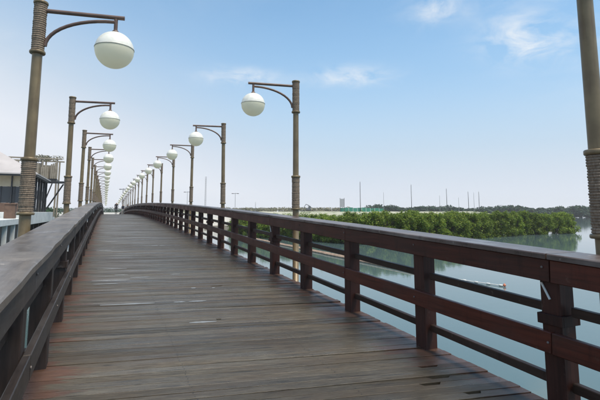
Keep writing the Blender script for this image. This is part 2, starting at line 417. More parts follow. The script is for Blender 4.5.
for pl in [o for o in bridge.children if o.name.startswith('plank')]:
    if pl.location.y > 22: continue
    for uu in (UL + .06, .67, 1.83, UR - .06):
        for yy in (-.028, .028):
            cx_, cy_ = uu + random.uniform(-.012, .012), pl.location.y + SKEW * (uu - 1.26) + yy + random.uniform(-.006, .006)
            rr_ = .0048; scr.add([(cx_ + rr_ * math.cos(k * 1.047), cy_ + rr_ * math.sin(k * 1.047), deckh(cy_) + .0035) for k in range(6)], [tuple(range(6))])
o = scr.build('screw_heads', M['dark']); put(o, bridge); o['kind'] = 'stuff'
# puddles in the cupped boards (photo pixel ends)
def on_deck(x, y):
    z = deckh(4)
    for _ in range(60): q = px_z(x, y, z); z = deckh(q.y)
    return q
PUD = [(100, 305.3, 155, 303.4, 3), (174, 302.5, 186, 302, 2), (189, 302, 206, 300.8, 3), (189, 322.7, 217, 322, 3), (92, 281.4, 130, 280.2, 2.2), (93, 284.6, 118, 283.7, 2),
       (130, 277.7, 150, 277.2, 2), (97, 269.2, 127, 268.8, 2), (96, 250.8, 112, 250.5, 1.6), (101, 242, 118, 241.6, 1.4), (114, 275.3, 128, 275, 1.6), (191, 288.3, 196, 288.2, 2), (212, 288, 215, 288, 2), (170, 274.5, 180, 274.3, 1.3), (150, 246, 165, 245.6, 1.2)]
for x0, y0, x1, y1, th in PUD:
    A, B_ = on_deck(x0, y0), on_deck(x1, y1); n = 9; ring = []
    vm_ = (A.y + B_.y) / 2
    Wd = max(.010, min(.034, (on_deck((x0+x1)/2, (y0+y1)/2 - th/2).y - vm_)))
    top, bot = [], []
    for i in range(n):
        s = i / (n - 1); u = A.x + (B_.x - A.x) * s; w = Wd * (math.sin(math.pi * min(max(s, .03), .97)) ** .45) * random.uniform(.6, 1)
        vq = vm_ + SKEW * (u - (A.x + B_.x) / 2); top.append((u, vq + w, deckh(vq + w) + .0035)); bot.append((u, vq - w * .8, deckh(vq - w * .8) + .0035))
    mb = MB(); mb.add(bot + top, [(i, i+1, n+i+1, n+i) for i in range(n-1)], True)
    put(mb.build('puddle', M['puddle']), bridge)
# edge beams, joists, cross heads and piles
def along(par, name, mat, u0, u1, z0, z1, step, va=V0, vb=V1 - .2):
    me = None; k = 0; v = va
    while v < vb:
        w = min(v + step, vb)
        if me is None:
            mb = MB(); mb.bbox(u0, u1, -step/2 + .002, step/2 - .002, z0, z1, .006); me = mb.mesh(name); me.materials.append(mat)
        o = obj(name, me, None); vm = v + step / 2
        o.location = (0, vm, (deckh(v) + deckh(v + step)) / 2); o.rotation_euler = (math.atan2(deckh(v + step) - deckh(v), step), 0, 0); put(o, par)
        v += step
for u in (UL + .012, .62, 1.78, UR - .112):
    along(bridge, 'joist', M['beam'], u, u + .1, -.27, -.042, 2 * SP)
LAMP_R0, LAMP_L0, LS = 2.085, 5.88, 4 * SP
LRU, LLU = 3.37, -.836
lampR = [LAMP_R0 + k * LS for k in range(-1, 19) if LAMP_R0 + k * LS < V1 - .5]
lampL = [LAMP_L0 + k * LS for k in range(-1, 19) if LAMP_L0 + k * LS < V1 - .5]
mbp = MB(); mbp.lathe([(.17, -4.6), (.165, -2), (.16, -.52)], 14); mbp.add([(.16*math.cos(k*math.pi/7), .16*math.sin(k*math.pi/7), -.52) for k in range(14)], [tuple(range(14))]); pile_me = mbp.mesh('pile'); pile_me.materials.append(M['beam'])
mbp = MB(); mbp.bbox(UL - .32, UR + .32, -.09, .09, -.50, -.285, .008); head_me = mbp.mesh('cross_head'); head_me.materials.append(M['beam'])
for v in lampR + lampL:
    if v > V1 - 3: continue
    o = obj('cross_head', head_me, None); o.location = (0, v, deckh(v)); put(o, bridge)
for v in lampR:
    for u in (-.25, 2.78):
        o = obj('pile', pile_me, None); o.location = (u, v, deckh(v) - (.0)); put(o, bridge)

# ------------------------------------------------------------------ railings
def railing(side, phase, lamps, label):
    s = 1 if side == 'R' else -1
    ui = 2.918 if side == 'R' else -.391          # inner face of the posts
    X = lambda a: ui + s * a                       # a: metres outward from the inner face
    root = tag(empty('bridge_railing', (X(.075), 0, deckh(0))), label, 'railing', 'railings along the boardwalk')
    def bx(mb, a0, a1, y0, y1, z0, z1, b=.006):
        x0, x1 = sorted((X(a0), X(a1))); mb.bbox(x0, x1, y0, y1, z0, z1, b)
    def mesh_of(name, mat, *a):
        mb = MB(); bx(mb, *a); me = mb.mesh(name); me.materials.append(mat); return me
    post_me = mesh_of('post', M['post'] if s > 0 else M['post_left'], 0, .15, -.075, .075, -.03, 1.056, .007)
    k0 = math.floor((V0 - phase) / SP) + 1
    posts = []
    k = k0
    while phase + k * SP < V1 - .3: posts.append(phase + k * SP); k += 1
    mbb = MB(); mbb.lathe([(.0, .0), (.009, .0), (.009, .004), (.006, .006), (0, .0065)], 8); bolt_me = mbb.mesh('bolt'); bolt_me.materials.append(M['dullbolt'])
    cl = MB()
    for a0, a1, y0, y1 in ((-.022, -.001, -.095, .095), (.151, .172, -.095, .095), (-.001, .151, -.095, -.0765), (-.001, .151, .0765, .095)): bx(cl, a0, a1, y0, y1, .60, .672, .003)
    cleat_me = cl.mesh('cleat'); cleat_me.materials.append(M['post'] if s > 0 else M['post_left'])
    for v in posts:
        o = obj('post', post_me, None); o.location = (0, v, deckh(v)); o.rotation_euler = (0, 0, 0); put(o, root)
        if any(abs(v - q) < .4 for q in lamps):
            c_ = obj('cleat', cleat_me, None, o)
            st = MB(); P0, P1 = (X(-.007), .055, .885), (X(-.007), -.005, .775)
            st.tube([P0, P1], .0085, 6); st.build('white_strip', M['white'], o)
        if -1 < v < 40:
            for zz, a in ((1.0, -.047), (.485, -.047)):
                b_ = obj('bolt', bolt_me, None); b_.parent = o; b_.location = (X(a), random.uniform(-.02, .02), zz); b_.rotation_euler = (0, -s * math.pi / 2, 0)
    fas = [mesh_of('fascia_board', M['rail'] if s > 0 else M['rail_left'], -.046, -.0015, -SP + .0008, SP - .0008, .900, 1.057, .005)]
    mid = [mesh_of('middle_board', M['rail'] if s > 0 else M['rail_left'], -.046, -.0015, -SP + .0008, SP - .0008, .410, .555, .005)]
    # cap board: wide, slightly cupped, edges a little uneven
    caps = []
    for q in range(3):
        r = random.Random(40 + q + (9 if s > 0 else 0)); mb = MB(); rows = []
        for i in range(9):
            y = -SP + .0025 + (2*SP - .005) * i / 8
            e0 = -.075 + r.uniform(-.005, .005); e1 = .255 + r.uniform(-.004, .004)
            rows += [(X(e0), y, 1.062), (X(e0), y, 1.094), (X(e0 + .007), y, 1.101), (X(.09), y, 1.099), (X(e1 - .007), y, 1.101), (X(e1), y, 1.094), (X(e1), y, 1.062)]
        n = 7; fs = [(i*n+j, i*n+(j+1) % n, (i+1)*n+(j+1) % n, (i+1)*n+j) for i in range(8) for j in range(n)] + [tuple(range(n))[::-1], tuple(range(8*n, 9*n))]
        if s > 0: fs = [f[::-1] for f in fs]
        mb.add(rows, fs); me = mb.mesh('cap_board'); me.materials.append(M['cap_dark'] if s > 0 else M['cap']); caps.append(me)
    thin_lo = mesh_of('thin_rail', M['thin'], .055, .105, -SP/2 + .0755, SP/2 - .0755, .175, .240, .005)
    thin_hi = mesh_of('thin_rail', M['thin'], .055, .105, -SP/2 + .0755, SP/2 - .0755, .674, .738, .005)
    for i in range(0, len(posts) - 2, 2):
        a, b = posts[i], posts[i + 2]
        ang = math.atan2(deckh(b) - deckh(a), b - a)
        for me, nm in ((random.choice(fas), 'fascia_board'), (random.choice(mid), 'middle_board'), (random.choice(caps), 'cap_board')):
            o = obj(nm, me, None); o.location = (random.uniform(-.001, .001), (a + b) / 2, (deckh(a) + deckh(b)) / 2 + (random.uniform(-.0008, .0008) if nm == 'cap_board' else random.uniform(-.003, .001))); o.rotation_euler = (ang + random.gauss(0, .0006), 0, random.gauss(0, .0005)); put(o, root)
    for i in range(len(posts) - 1):
        a, b = posts[i], posts[i + 1]; ang = math.atan2(deckh(b) - deckh(a), b - a)
        for me in (thin_lo, thin_hi):
            o = obj('thin_rail', me, None); o.location = (random.uniform(-.006, .006), (a + b) / 2, (deckh(a) + deckh(b)) / 2 + random.uniform(-.006, .006)); o.rotation_euler = (ang, 0, 0); put(o, root)
    return root
railing('R', 2.215, lampR, 'dark red brown wooden railing on the water side, beside the mangroves')
railing('L', 4.437, lampL, 'dark wooden railing with broad grey cap at the left edge of boardwalk')

# ------------------------------------------------------------------ globe street lamps
def lamp_meshes():
    D = {}
    mb = MB(); mb.lathe([(.066, -.46), (.066, -.42), (.060, -.42), (.060, 1.22), (.058, 1.84), (.055, 3.13), (.055, 3.72)], 18); D['pole'] = (mb, M['pole'], None)
    def rope(z0, z1, r, n):
        mb = MB(); pr = []; r0 = r
        for i in range(n):
            r = r0 + random.uniform(-.0035, .002)
            a = z0 + (z1 - z0) * i / n; h = (z1 - z0) / n
            pr += [(r - .008, a + h*.02), (r - .002, a + h*.2), (r, a + h*.5), (r - .002, a + h*.8)]
        pr.append((r - .008, z1)); mb.lathe(pr, 18); return mb
    D['rope_sleeve'] = (rope(1.235, 1.82, .079, 27), M['rope'], None)
    D['head_sleeve'] = (rope(3.15, 3.73, .073, 22), M['rope'], None)
    def collar(z0, z1, r):
        mb = MB(); mb.lathe([(.05, z0), (r - .006, z0), (r, z0 + .008), (r, z1 - .008), (r - .006, z1), (.05, z1)], 18); return mb
    D['collar'] = [(collar(1.20, 1.234, .092), M['pole'], None), (collar(1.822, 1.862, .090), M['pole'], None), (collar(3.112, 3.148, .086), M['pole'], None), (collar(3.732, 3.768, .081), M['pole'], None)]
    cap = MB(); cap.add([(.05*math.cos(k*math.pi/9), .05*math.sin(k*math.pi/9), 3.766) for k in range(18)], [tuple(range(18))])
    D['cap'] = (cap, M['pole'], None)
    mb = MB(); mb.tube([(.06, 0, 3.66), (.955, 0, 3.66)], .026, 12)
    mb.lathe([(.0, 0), (.0, 0)], 3) if False else None
    D['arm'] = (mb, M['arm'], None)
    pts = []
    for i in range(13):
        a = i / 12 * math.pi / 2
        pts.append((.075 + .76 * (1 - math.cos(a)), 0, 3.215 + .385 * math.sin(a)))
    pts.append((.87, 0, 3.60))
    mb = MB(); mb.tube(pts, .021, 10); D['brace'] = (mb, M['arm'], None)
    mb = MB(); mb.tube([(.855, 0, 3.64), (.855, 0, 3.44)], .023, 10); D['drop_rod'] = (mb, M['arm'], None)
    gc, gr = 3.235, .229
    up = [(gr * math.cos(a), gc + gr * math.sin(a)) for a in [R(4 + 86 * i / 12) for i in range(13)]]
    lo = [(gr * math.cos(a), gc + gr * math.sin(a)) for a in [R(-90 + 94 * i / 14) for i in range(15)]]
    mb = MB(); mb.lathe(up, 28, .855); D['globe_dome'] = (mb, M['globe'], None)
    mb = MB(); mb.lathe(lo, 28, .855); D['globe_bowl'] = (mb, M['globe_low'], None)
    z = gc + gr * math.sin(R(4)); r = gr * math.cos(R(4))
    mb = MB(); mb.lathe([(r - .004, z - .007), (r + .005, z - .006), (r + .005, z + .006), (r - .004, z + .007)], 28, .855); D['globe_band'] = (mb, M['band'], None)
    mb = MB(); mb.lathe([(.0, 3.445), (.04, 3.45), (.045, 3.47), (.03, 3.49), (.0, 3.49)], 12, .855); D['globe_cap'] = (mb, M['arm'], None)
    mb = MB(); mb.bbox(-.33, .07, -.05, .05, -.50, -.465, .004); D['bracket'] = (mb, M['dark'], None)
    return D
proto = empty('globe_lamp')
for nm, e in lamp_meshes().items():
    for (mb, mat, _) in (e if isinstance(e, list) else [e]): mb.build(nm, mat, proto)
    # child order: pole, sleeves, collars, cap, arm, brace, rod, globe, bracket
used = [False]
ORD = ['nearest', 'second', 'third', 'fourth', 'fifth', 'sixth', 'seventh', 'eighth', 'ninth', 'tenth', 'eleventh', 'twelfth', 'thirteenth', 'fourteenth', 'fifteenth', 'sixteenth', 'seventeenth', 'eighteenth', 'nineteenth', 'twentieth']
def place_lamp(u, v, rz, label):
    o = proto if not used[0] else copy_tree(proto)
    used[0] = True
    o.location = (u, v, deckh(v)); o.rotation_euler = (random.gauss(0, .004), random.gauss(0, .004), rz + random.gauss(0, .02))
    if v < 9: o.rotation_euler = (0, 0, rz)
    tag(o, label, 'street lamp', 'globe lamps along the boardwalk')
i = 0
for v in lampL:
    if v < 2: continue
    lab = 'nearest globe lamp on the left railing, pole wrapped in rope' if i == 0 else '%s globe lamp from the camera in the left railing row' % ORD[i]
    if i == 0: pass
    place_lamp(LLU, v, R(-10), lab); i += 1
i = 0
for v in lampR:
    if v < 0: continue
    lab = 'rope wrapped lamp pole cut by the right photo edge, its globe out of view' if i == 0 else '%s globe lamp from the camera in the right railing row' % ORD[i]
    place_lamp(LRU, v, R(180 - 10), lab); i += 1

# ------------------------------------------------------------------ foliage
def leaf_mat(name, a, b, c, trans=.25):
    m, t, p = new_mat(name); oi = N(t, 'ShaderNodeObjectInfo'); g = N(t, 'ShaderNodeNewGeometry')
    rnd = g.outputs['Random Per Island']
    col = ramp(t, rnd, [(.0, a), (.5, b), (1.0, c)])
    v = maprange(t, oi.outputs['Random'], 0, 1, .75, 1.25); vv = N(t, 'ShaderNodeCombineColor')
    for i in range(3): L(t, v, vv.inputs[i])
    col = mixc(t, 1.0, col, vv.outputs[0], 'MULTIPLY'); L(t, col, p.inputs['Base Color'])
    p.inputs['Roughness'].default_value = .55; p.inputs['Specular IOR Level'].default_value = .25
    tr = N(t, 'ShaderNodeBsdfTranslucent'); L(t, col, tr.inputs[0]); mx = N(t, 'ShaderNodeMixShader'); mx.inputs[0].default_value = trans
    o = t.nodes['Material Output']; L(t, p.outputs[0], mx.inputs[1]); L(t, tr.outputs[0], mx.inputs[2]); L(t, mx.outputs[0], o.inputs[0]); return m
M['mangrove'] = leaf_mat('mangrove leaves', (.065, .125, .014), (.135, .215, .026), (.30, .36, .055), .45)
M['farleaf'] = leaf_mat('far leaves', (.025, .065, .035), (.040, .090, .045), (.065, .115, .055), .2)
M['dryleaf'] = leaf_mat('dry leaves', (.12, .12, .075), (.18, .175, .11), (.25, .23, .15), .2)
M['bark'] = plain('bark', (.045, .033, .025), .9, .35, 8, bumps=.5)
def leaf_mesh(name, centers, radii, n, size, mat, seed, flat=.55):
    r = np.random.default_rng(seed); k = len(centers)
    idx = r.integers(0, k, n); d = r.normal(size=(n, 3)); d /= np.linalg.norm(d, axis=1)[:, None]
    rad = r.random(n) ** .45
    P = np.array(centers)[idx] + d * rad[:, None] * np.array(radii)[idx]
    nrm = d * .7 + r.normal(size=(n, 3)) * .6 + np.array([0, 0, flat]); nrm /= np.linalg.norm(nrm, axis=1)[:, None]
    t1 = np.cross(nrm, r.normal(size=(n, 3))); t1 /= np.linalg.norm(t1, axis=1)[:, None]; t2 = np.cross(nrm, t1)
    s = (size * r.uniform(.6, 1.35, n))[:, None]
    V = np.stack([P - t1*s, P + t2*s*.45 + nrm*s*.12, P + t1*s, P - t2*s*.45 + nrm*s*.12], 1).reshape(-1, 3)
    me = bpy.data.meshes.new(name)
    me.vertices.add(4*n); me.vertices.foreach_set('co', V.ravel()); me.loops.add(4*n); me.loops.foreach_set('vertex_index', np.arange(4*n, dtype=np.int32))
    me.polygons.add(n); me.polygons.foreach_set('loop_start', np.arange(0, 4*n, 4, dtype=np.int32)); me.polygons.foreach_set('loop_total', np.full(n, 4, dtype=np.int32))
    me.update(); me.validate(); me.materials.append(mat); return me
mang = []
for q in range(7):
    r = np.random.default_rng(60 + q); cs, rs = [], []
    H_ = 3.75
    for i in range(34):
        a = r.uniform(0, 2*math.pi); z = r.uniform(.09, 1.0) * H_
        rr = (1.25 if z < 2.6 else 1.25 - .45 * (z - 2.6)) * math.sqrt(r.random())
        cs.append((rr*math.cos(a), rr*math.sin(a), z - .25)); rs.append((r.uniform(.30, .55), r.uniform(.30, .55), r.uniform(.35, .65)))
    cr = leaf_mesh('crown', cs, rs, 3600, .115, M['mangrove'], 80 + q)
    mb = MB()
    for i in range(5):
        a = r.uniform(0, 6.28); b = r.uniform(.2, .8)
        mb.tube([(.5*math.cos(a)*.9, .5*math.sin(a)*.9, -.5), (.18*math.cos(a), .18*math.sin(a), .6), (b*math.cos(a+.4), b*math.sin(a+.4), 2.9)], [.05, .06, .02], 6)
    tr = mb.mesh('trunk'); tr.materials.append(M['bark']); mang.append((cr, tr))
def mangrove(u, v, z, sc, label):
    cr, tr = random.choice(mang); o = empty('mangrove_tree', (u, v, z), random.uniform(0, 6.28)); o.scale = (sc*random.uniform(1.0, 1.3), sc*random.uniform(1.0, 1.3), sc)
    obj('crown', cr, None, o); obj('trunk', tr, None, o); tag(o, label, 'mangrove', 'mangroves on the spit')
lastx = None
x = 236.0; spot = []
while x < 572:
    d = front_depth(x); spot.append((x, d))
    x += 1.45 / d * FOC * .93
for i, (x, d) in enumerate(spot):
    tip = x > 560
    for row in range(3):
        if row == 2 and x > 520: continue
        u, v = view_uv(x + random.uniform(-3, 3), d + row * 2.6 + random.uniform(-.6, .8) + .6)
        sc = random.uniform(.90, 1.12)
        if x < 345: sc *= .90 if row == 0 else .88
        if 345 <= x < 420: sc *= 1.0
        if tip: sc *= .92
        if x > 540 and row == 1: sc *= .95
        lab = 'leafy green mangrove in the front row at the waterline' if row == 0 else 'leafy green mangrove behind the front row of the spit'
        if i == len(spot) - 1 and row == 0: lab = 'mangrove at the open water tip of the spit, rightmost of all'
        mangrove(u, v, .05, sc, lab)
# far wood across the water: reads as one mass
def tree_band(name, label, x0, x1, d, base, top, mat, n, size, seed, jitter=12):
    r = np.random.default_rng(seed); cs, rs = [], []; x = x0
    while x < x1:
        dd = d + r.uniform(0, jitter); u, v = view_uv(x, dd); h = (top(x) - base) * r.uniform(.86, 1.08); w = r.uniform(2.6, 4.6) * d / 300
        for q in range(3): cs.append((u + r.normal()*w*.4, v + r.normal()*w*.4, base + h * (.3 + .24*q))); rs.append((w, w, h*.26))
        x += w * .6 / d * FOC
    me = leaf_mesh(name, cs, rs, n, size, mat, seed); o = obj(name, me, None); tag(o, label, None, None, 'stuff'); return o
tree_band('far_wood', 'dark bluish wood on the shore across the water', 372, 690, 312, -.3, lambda x: 4 + 312/FOC * (5.0 + 1.2*math.sin(x*.09) + (1.6 if 372 < x < 400 else 0)), M['farleaf'], 70000, .8, 5)
tree_band('dry_wood', 'thin grey brown wood beyond the levee', 150, 352, 262, 3.6, lambda x: 4 + 262/FOC * 4.6, M['dryleaf'], 14000, .5, 6, 20)
tree_band('left_far_wood', 'pale wood far behind the end of the boardwalk', -260, 172, 330, 1.5, lambda x: 4 + 330/FOC * 4.2, M['farleaf'], 30000, .6, 8, 20)

# levee scrub: small bushes above the right railing
def bush(name, label, u, v, z, h, w, mat, seed, n=700, leaf=.10, group=None):
    r = np.random.default_rng(seed); cs = [(r.normal()*w*.35, r.normal()*w*.35, h*r.uniform(.2, .8)) for _ in range(12)]; rs = [(w*.35, w*.35, h*.28)] * 12
    o = empty(name, (u, v, z)); obj('crown', leaf_mesh('crown', cs, rs, n, leaf, mat, seed), None, o)
    mb = MB(); mb.tube([(0, 0, -.3), (.05, 0, h*.6)], [.05, .02], 6); mb.build('trunk', M['bark'], o); return tag(o, label, 'bush', group)

# ------------------------------------------------------------------ things on the levee
def on_levee(x, d): u, v = view_uv(x, d); return u, v
fence = MB()
M['green'] = plain('green fence sheet', (.022, .19, .125), .7, .2, 1.2)
fx = [(340 + i * 4.35) for i in range(11)]
u0, v0 = view_uv(361, 212)
fr = tag(empty('site_fence', (u0, v0, 4.5)), 'long green sheeted site fence on the levee', 'fence')
for i in range(10):
    a = px_depth(fx[i], 212, 212 + i*.5); b = px_depth(fx[i+1], 212, 212 + (i+1)*.5); d = (b - a)
    n = Vector((d.y, -d.x, 0)).normalized() * .03; d = d * .985
    z0, z1 = 4.1, 6.05 - (.25 if i > 6 else 0) + .12 * ((i * 7) % 3 - 1)
    mb = MB(); mb.add([tuple(q + Vector((0, 0, z - q.z))) for z in (z0, z1) for q in (a + n, a + d + n, a + d - n, a - n)], [(0,1,5,4),(1,2,6,5),(2,3,7,6),(3,0,4,7),(4,5,6,7),(0,3,2,1)])
    put(mb.build('panel', M['green']), fr)
    mb = MB(); mb.tube([(a.x, a.y, 3.9), (a.x, a.y, z1 + .1)], .09, 6); put(mb.build('post', M['white']), fr)
# grey advertising tower
q = px_depth(342, 212, 211); o = tag(empty('sign_tower', (q.x, q.y, 4.3)), 'narrow grey board tower at the left end of the green fence', 'sign')
mb = MB(); mb.bbox(-1.0, 1.0, -.2, .2, 2.0, 6.0, .03); mb.build('board', plain('grey board', (.36, .37, .39), .6, .1), o)
for sx in (-.9, 1.1):
    mb = MB(); mb.tube([(sx, 0, -.3), (sx, 0, 6.35)], .12, 6); mb.build('post', M['dark'], o)
o.rotation_euler.z = -YAW
# excavator
q = px_depth(308.6, 212, 205); ex = tag(empty('excavator', (q.x, q.y, 4.5), -YAW), 'small dark excavator with raised arm on the levee beside a lamp pole', 'excavator')
M['exc'] = plain('machine paint', (.09, .10, .11), .5, .2)
mb = MB()
for sy in (-.7, .7):
    mb.tube([(-1.1, sy, .3), (1.1, sy, .3)], .3, 8)
mb.build('track', M['dark'], ex)
mb = MB(); mb.bbox(-1.2, .9, -.85, .85, .65, 1.35, .06); mb.build('body', M['exc'], ex)
mb = MB(); mb.bbox(-.1, .95, -.85, .05, 1.36, 2.3, .06); mb.build('cab', M['exc'], ex)
mb = MB(); mb.tube([(.8, .3, 1.2), (.2, .3, 2.5), (-1.2, .3, 3.1)], [.2, .22, .16], 6); mb.tube([(-1.2, .3, 3.1), (-2.0, .3, 1.9)], [.15, .12], 6); mb.build('arm', M['exc'], ex)
mb = MB(); mb.add([(-2.3, 0, 1.4), (-1.7, 0, 1.3), (-1.8, 0, 2.0), (-2.3, .6, 1.4), (-1.7, .6, 1.3), (-1.8, .6, 2.0)], [(0,1,2),(3,5,4),(0,3,4,1),(1,4,5,2),(2,5,3,0)]); mb.build('bucket', M['dark'], ex)
# masts and lamp posts far off: (x, top y, depth, base z, kind, label)
FARP = [(360, 182, 214, 4.4, 'mast', 'tall dark mast rising behind the middle of the green fence'),
        (383.5, 193, 235, 4.0, 'thin', 'thin mast at the right end of the green fence'),
        (411, 185, 225, 4.4, 'mast', 'tall pale mast just right of the green fence'),
        (439.5, 196, 235, 4.0, 'thin', 'short thin mast left of the tallest mast over the mangroves'),
        (446.3, 189, 225, 3.6, 'mast', 'tallest mast above the middle of the mangroves'),
        (458.5, 198, 240, 3.4, 'thin', 'shortest mast above the middle mangroves'),
        (468, 192, 230, 3.0, 'mast', 'left one of three close masts over the mangroves'),
        (473.6, 193, 235, 2.5, 'thin', 'middle one of three close masts over the mangroves'),
        (478.6, 192, 228, 2.0, 'mast', 'right one of three close masts over the mangroves'),
        (206, 176.5, 190, 3.2, 'ladder', 'tall lattice mast behind the right row of globe lamps'),
        (187.5, 191.5, 160, 2.0, 'tee', 'far street light with level arms left of the lattice mast'),
        (235.3, 193, 165, 2.0, 'tee', 'far street light with level arms above the right railing'),
        (123.2, 188.5, 128, 2.5, 'double', 'dark double armed street light beyond the far end of boardwalk'),
        (255.5, 203, 180, 3.8, 'thin', 'small thin pole on the levee left of the large right lamp')]
for x, yt, d, bz, kind, lab in FARP:
    tp = px_depth(x, yt, d); h = tp.z - bz; o = tag(empty('mast' if kind in ('mast', 'thin', 'ladder') else 'street_light', (tp.x, tp.y, bz), -YAW), lab, 'mast' if kind in ('mast', 'thin', 'ladder') else 'street light', 'far masts and lights')
    rr = {'mast': .17, 'thin': .11, 'ladder': .10, 'tee': .10, 'double': .13}[kind]
    mb = MB()
    if kind == 'ladder':
        for sx in (-.22, .22): mb.tube([(sx, 0, -.5), (sx, 0, h)], .07, 6)
        mb.build('upright', M['greypole'], o); mb = MB()
        for i in range(int(h / .9)): mb.tube([(-.22, 0, i*.9), (.22, 0, i*.9 + .9)], .04, 5)
        mb.build('lattice', M['greypole'], o)
    else:
        mb.tube([(0, 0, -.6), (0, 0, h)], [rr, rr*.6], 8); mb.build('pole', M['dark'] if kind in ('mast', 'double') else M['greypole'], o)
        mb = MB()
        if kind in ('tee', 'double'):
            w = 1.0 if kind == 'tee' else .75
            mb.tube([(-w, 0, h - .25), (w, 0, h - .15)], .07, 6)
            for sx in (-w, w): mb.bbox(sx - .35, sx + .35, -.15, .15, h - .32, h - .12, .03)
            mb.build('arms', M['dark'], o)
        else:
            mb.tube([(0, 0, h), (0, 0, h + .4)], .05, 5); mb.build('tip', M['greypole'], o)

# ------------------------------------------------------------------ boom on the water
random.seed(21)
boom = tag(empty('floating_boom', (20, 42, 0)), 'long brown bamboo boom floating on the water parallel to the bridge', 'boom')
v = 24.4
while v < 74:
    ln = random.uniform(3.5, 5.5); mb = MB(); u = 19.0 + (v - 24.5) * .036
    for k in range(3):
        mb.tube([(u + (k-1)*.17 + random.uniform(-.04, .04), v - .3, .06 + .02*k), (u + .1 + (k-1)*.17 + random.uniform(-.04, .04), v + ln, .06 + .02*k)], .095, 7)
    put(mb.build('bamboo_bundle', M['bamboo']), boom); v += ln
line = tag(empty('float_line', (19.4, 20, 0)), 'thin white float line trailing from the boom on the water', 'float line')
pts = [(19.0, 24.5, .05), (19.05, 22.8, .05), (19.15, 20.9, .05), (19.4, 19.4, .05), (19.75, 18.0, .05)]
mb = MB(); mb.tube(pts, .03, 6); put(mb.build('rope', M['float']), line)
for i in range(9):
    s = i / 8 * 3.99; j = int(s); f = s - j; a, b = Vector(pts[j]), Vector(pts[j+1]); q = a.lerp(b, f); e = q + (b - a).normalized() * .28
    mb = MB(); mb.tube([q - Vector((0, 0, .005)), q.lerp(e, .2), q.lerp(e, .8), e], [.02, .055, .055, .02], 8); put(mb.build('float', M['float']), line)
q = Vector((19.85, 17.7, .07)); mb = MB()
mb.lathe([(.0, -.07), (.06, -.05), (.085, .0), (.06, .06), (.03, .08), (.03, .11), (0, .11)], 12); o = mb.build('buoy', M['orange']); o.location = q
tag(o, 'small orange buoy at the near end of the float line', 'buoy')

# ------------------------------------------------------------------ waterside pavilion on the left
M['roof'] = plain('pale roof sheet', (.43, .405, .395), .6, .1, .8)
M['beige'] = plain('beige wall', (.42, .36, .26), .8, .15, 1.5)
M['brownwall'] = plain('brown boards', (.14, .085, .06), .8, .25, 3)
M['slat'] = plain('weathered slat', (.26, .23, .18), .8, .2, 2)
m, t, p = new_mat('window glass'); p.inputs['Base Color'].default_value = (.03, .04, .05, 1); p.inputs['Roughness'].default_value = .08; M['glass'] = m
FZ = 4.0; EZ = 7.15
PU0, PU1, PV0, PV1 = -17.0, -5.35, 42.0, 51.5
pav = tag(empty('pavilion', (-11, 46, FZ)), 'waterside pavilion with pale hipped roof left of the boardwalk', 'building')
def part(name, mat, fn): mb = MB(); fn(mb); return put(mb.build(name, mat), pav)
part('floor_slab', M['white'], lambda b: b.bbox(PU0, PU1 - .02, PV0 - 1.5, PV1 + 7, FZ - .99, FZ - .002, .02))
for i in range(7):
    vv = PV0 - 1.2 + i * 2.9
    part('stilt', M['beam'], lambda b: b.bbox(PU1 - .6, PU1 - .2, vv, vv + .4, -1.2, FZ - 1.0, .01))
    part('stilt', M['beam'], lambda b: b.bbox(PU1 - 5.6, PU1 - 5.2, vv, vv + .4, -1.2, FZ - 1.0, .01))
part('beige_panel', M['beige'], lambda b: b.bbox(PU0 + .4, -5.85, PV0 + .55, PV0 + .75, 6.1, EZ - .14, .01))
part('front_wall', M['brownwall'], lambda b: b.bbox(PU0 + .4, -5.85, PV0 + .5, PV0 + .8, FZ, FZ + .75, .01))
for i in range(12):
    u = PU0 + .6 + i * .95
    if u > -6.3: break
    w = part('window', M['glass'], lambda b: b.bbox(u, u + .86, PV0 + .64, PV0 + .68, FZ + .76, 6.09, .004))
    mb = MB(); mb.bbox(u - .09, u, PV0 + .58, PV0 + .74, FZ + .75, 6.10, .005); f = mb.build('mullion', M['dark']); f.parent = w; f.matrix_parent_inverse = w.matrix_parent_inverse.copy(); f.matrix_parent_inverse = Matrix(); 
    f.location = (0, 0, 0)
for i in range(6):
    vv = PV0 + .4 + i * 1.8
    part('post', M['dark'], lambda b: b.bbox(-5.75, -5.57, vv, vv + .18, FZ, EZ - .13, .01))
    if i < 5:
        part('brace', M['dark'], lambda b: b.tube([(-5.66, vv + .2, 6.3 - (i % 2) * 1.6), (-5.66, vv + 1.75, 4.7 + (i % 2) * 1.6)], .05, 6))
        part('back_panel', M['dark'], lambda b: b.bbox(-7.2, -7.1, vv, vv + 1.75, FZ, EZ - .2, .01)) if i % 2 == 0 else None
part('lean_brace', M['dark'], lambda b: b.tube([(-5.5, PV1 - .3, 4.3), (-4.1, PV1 - .3, 6.85)], .08, 6))
part('lean_brace', M['dark'], lambda b: b.tube([(-5.5, PV1 - 2.3, 4.9), (-4.9, PV1 - 2.3, 6.9)], .06, 6))
part('eave_beam', M['dark'], lambda b: (b.bbox(PU0 - .3, PU1 + .05, PV0 - .35, PV0 - .12, EZ - .22, EZ, .01), b.bbox(PU1 - .2, PU1 + .05, PV0 - .11, PV1 - .6, EZ - .24, EZ - .01, .01), b.bbox(PU1 - 1, PU1 + 1.5, PV1 - .55, PV1 - .3, EZ - .25, EZ - .02, .01)))
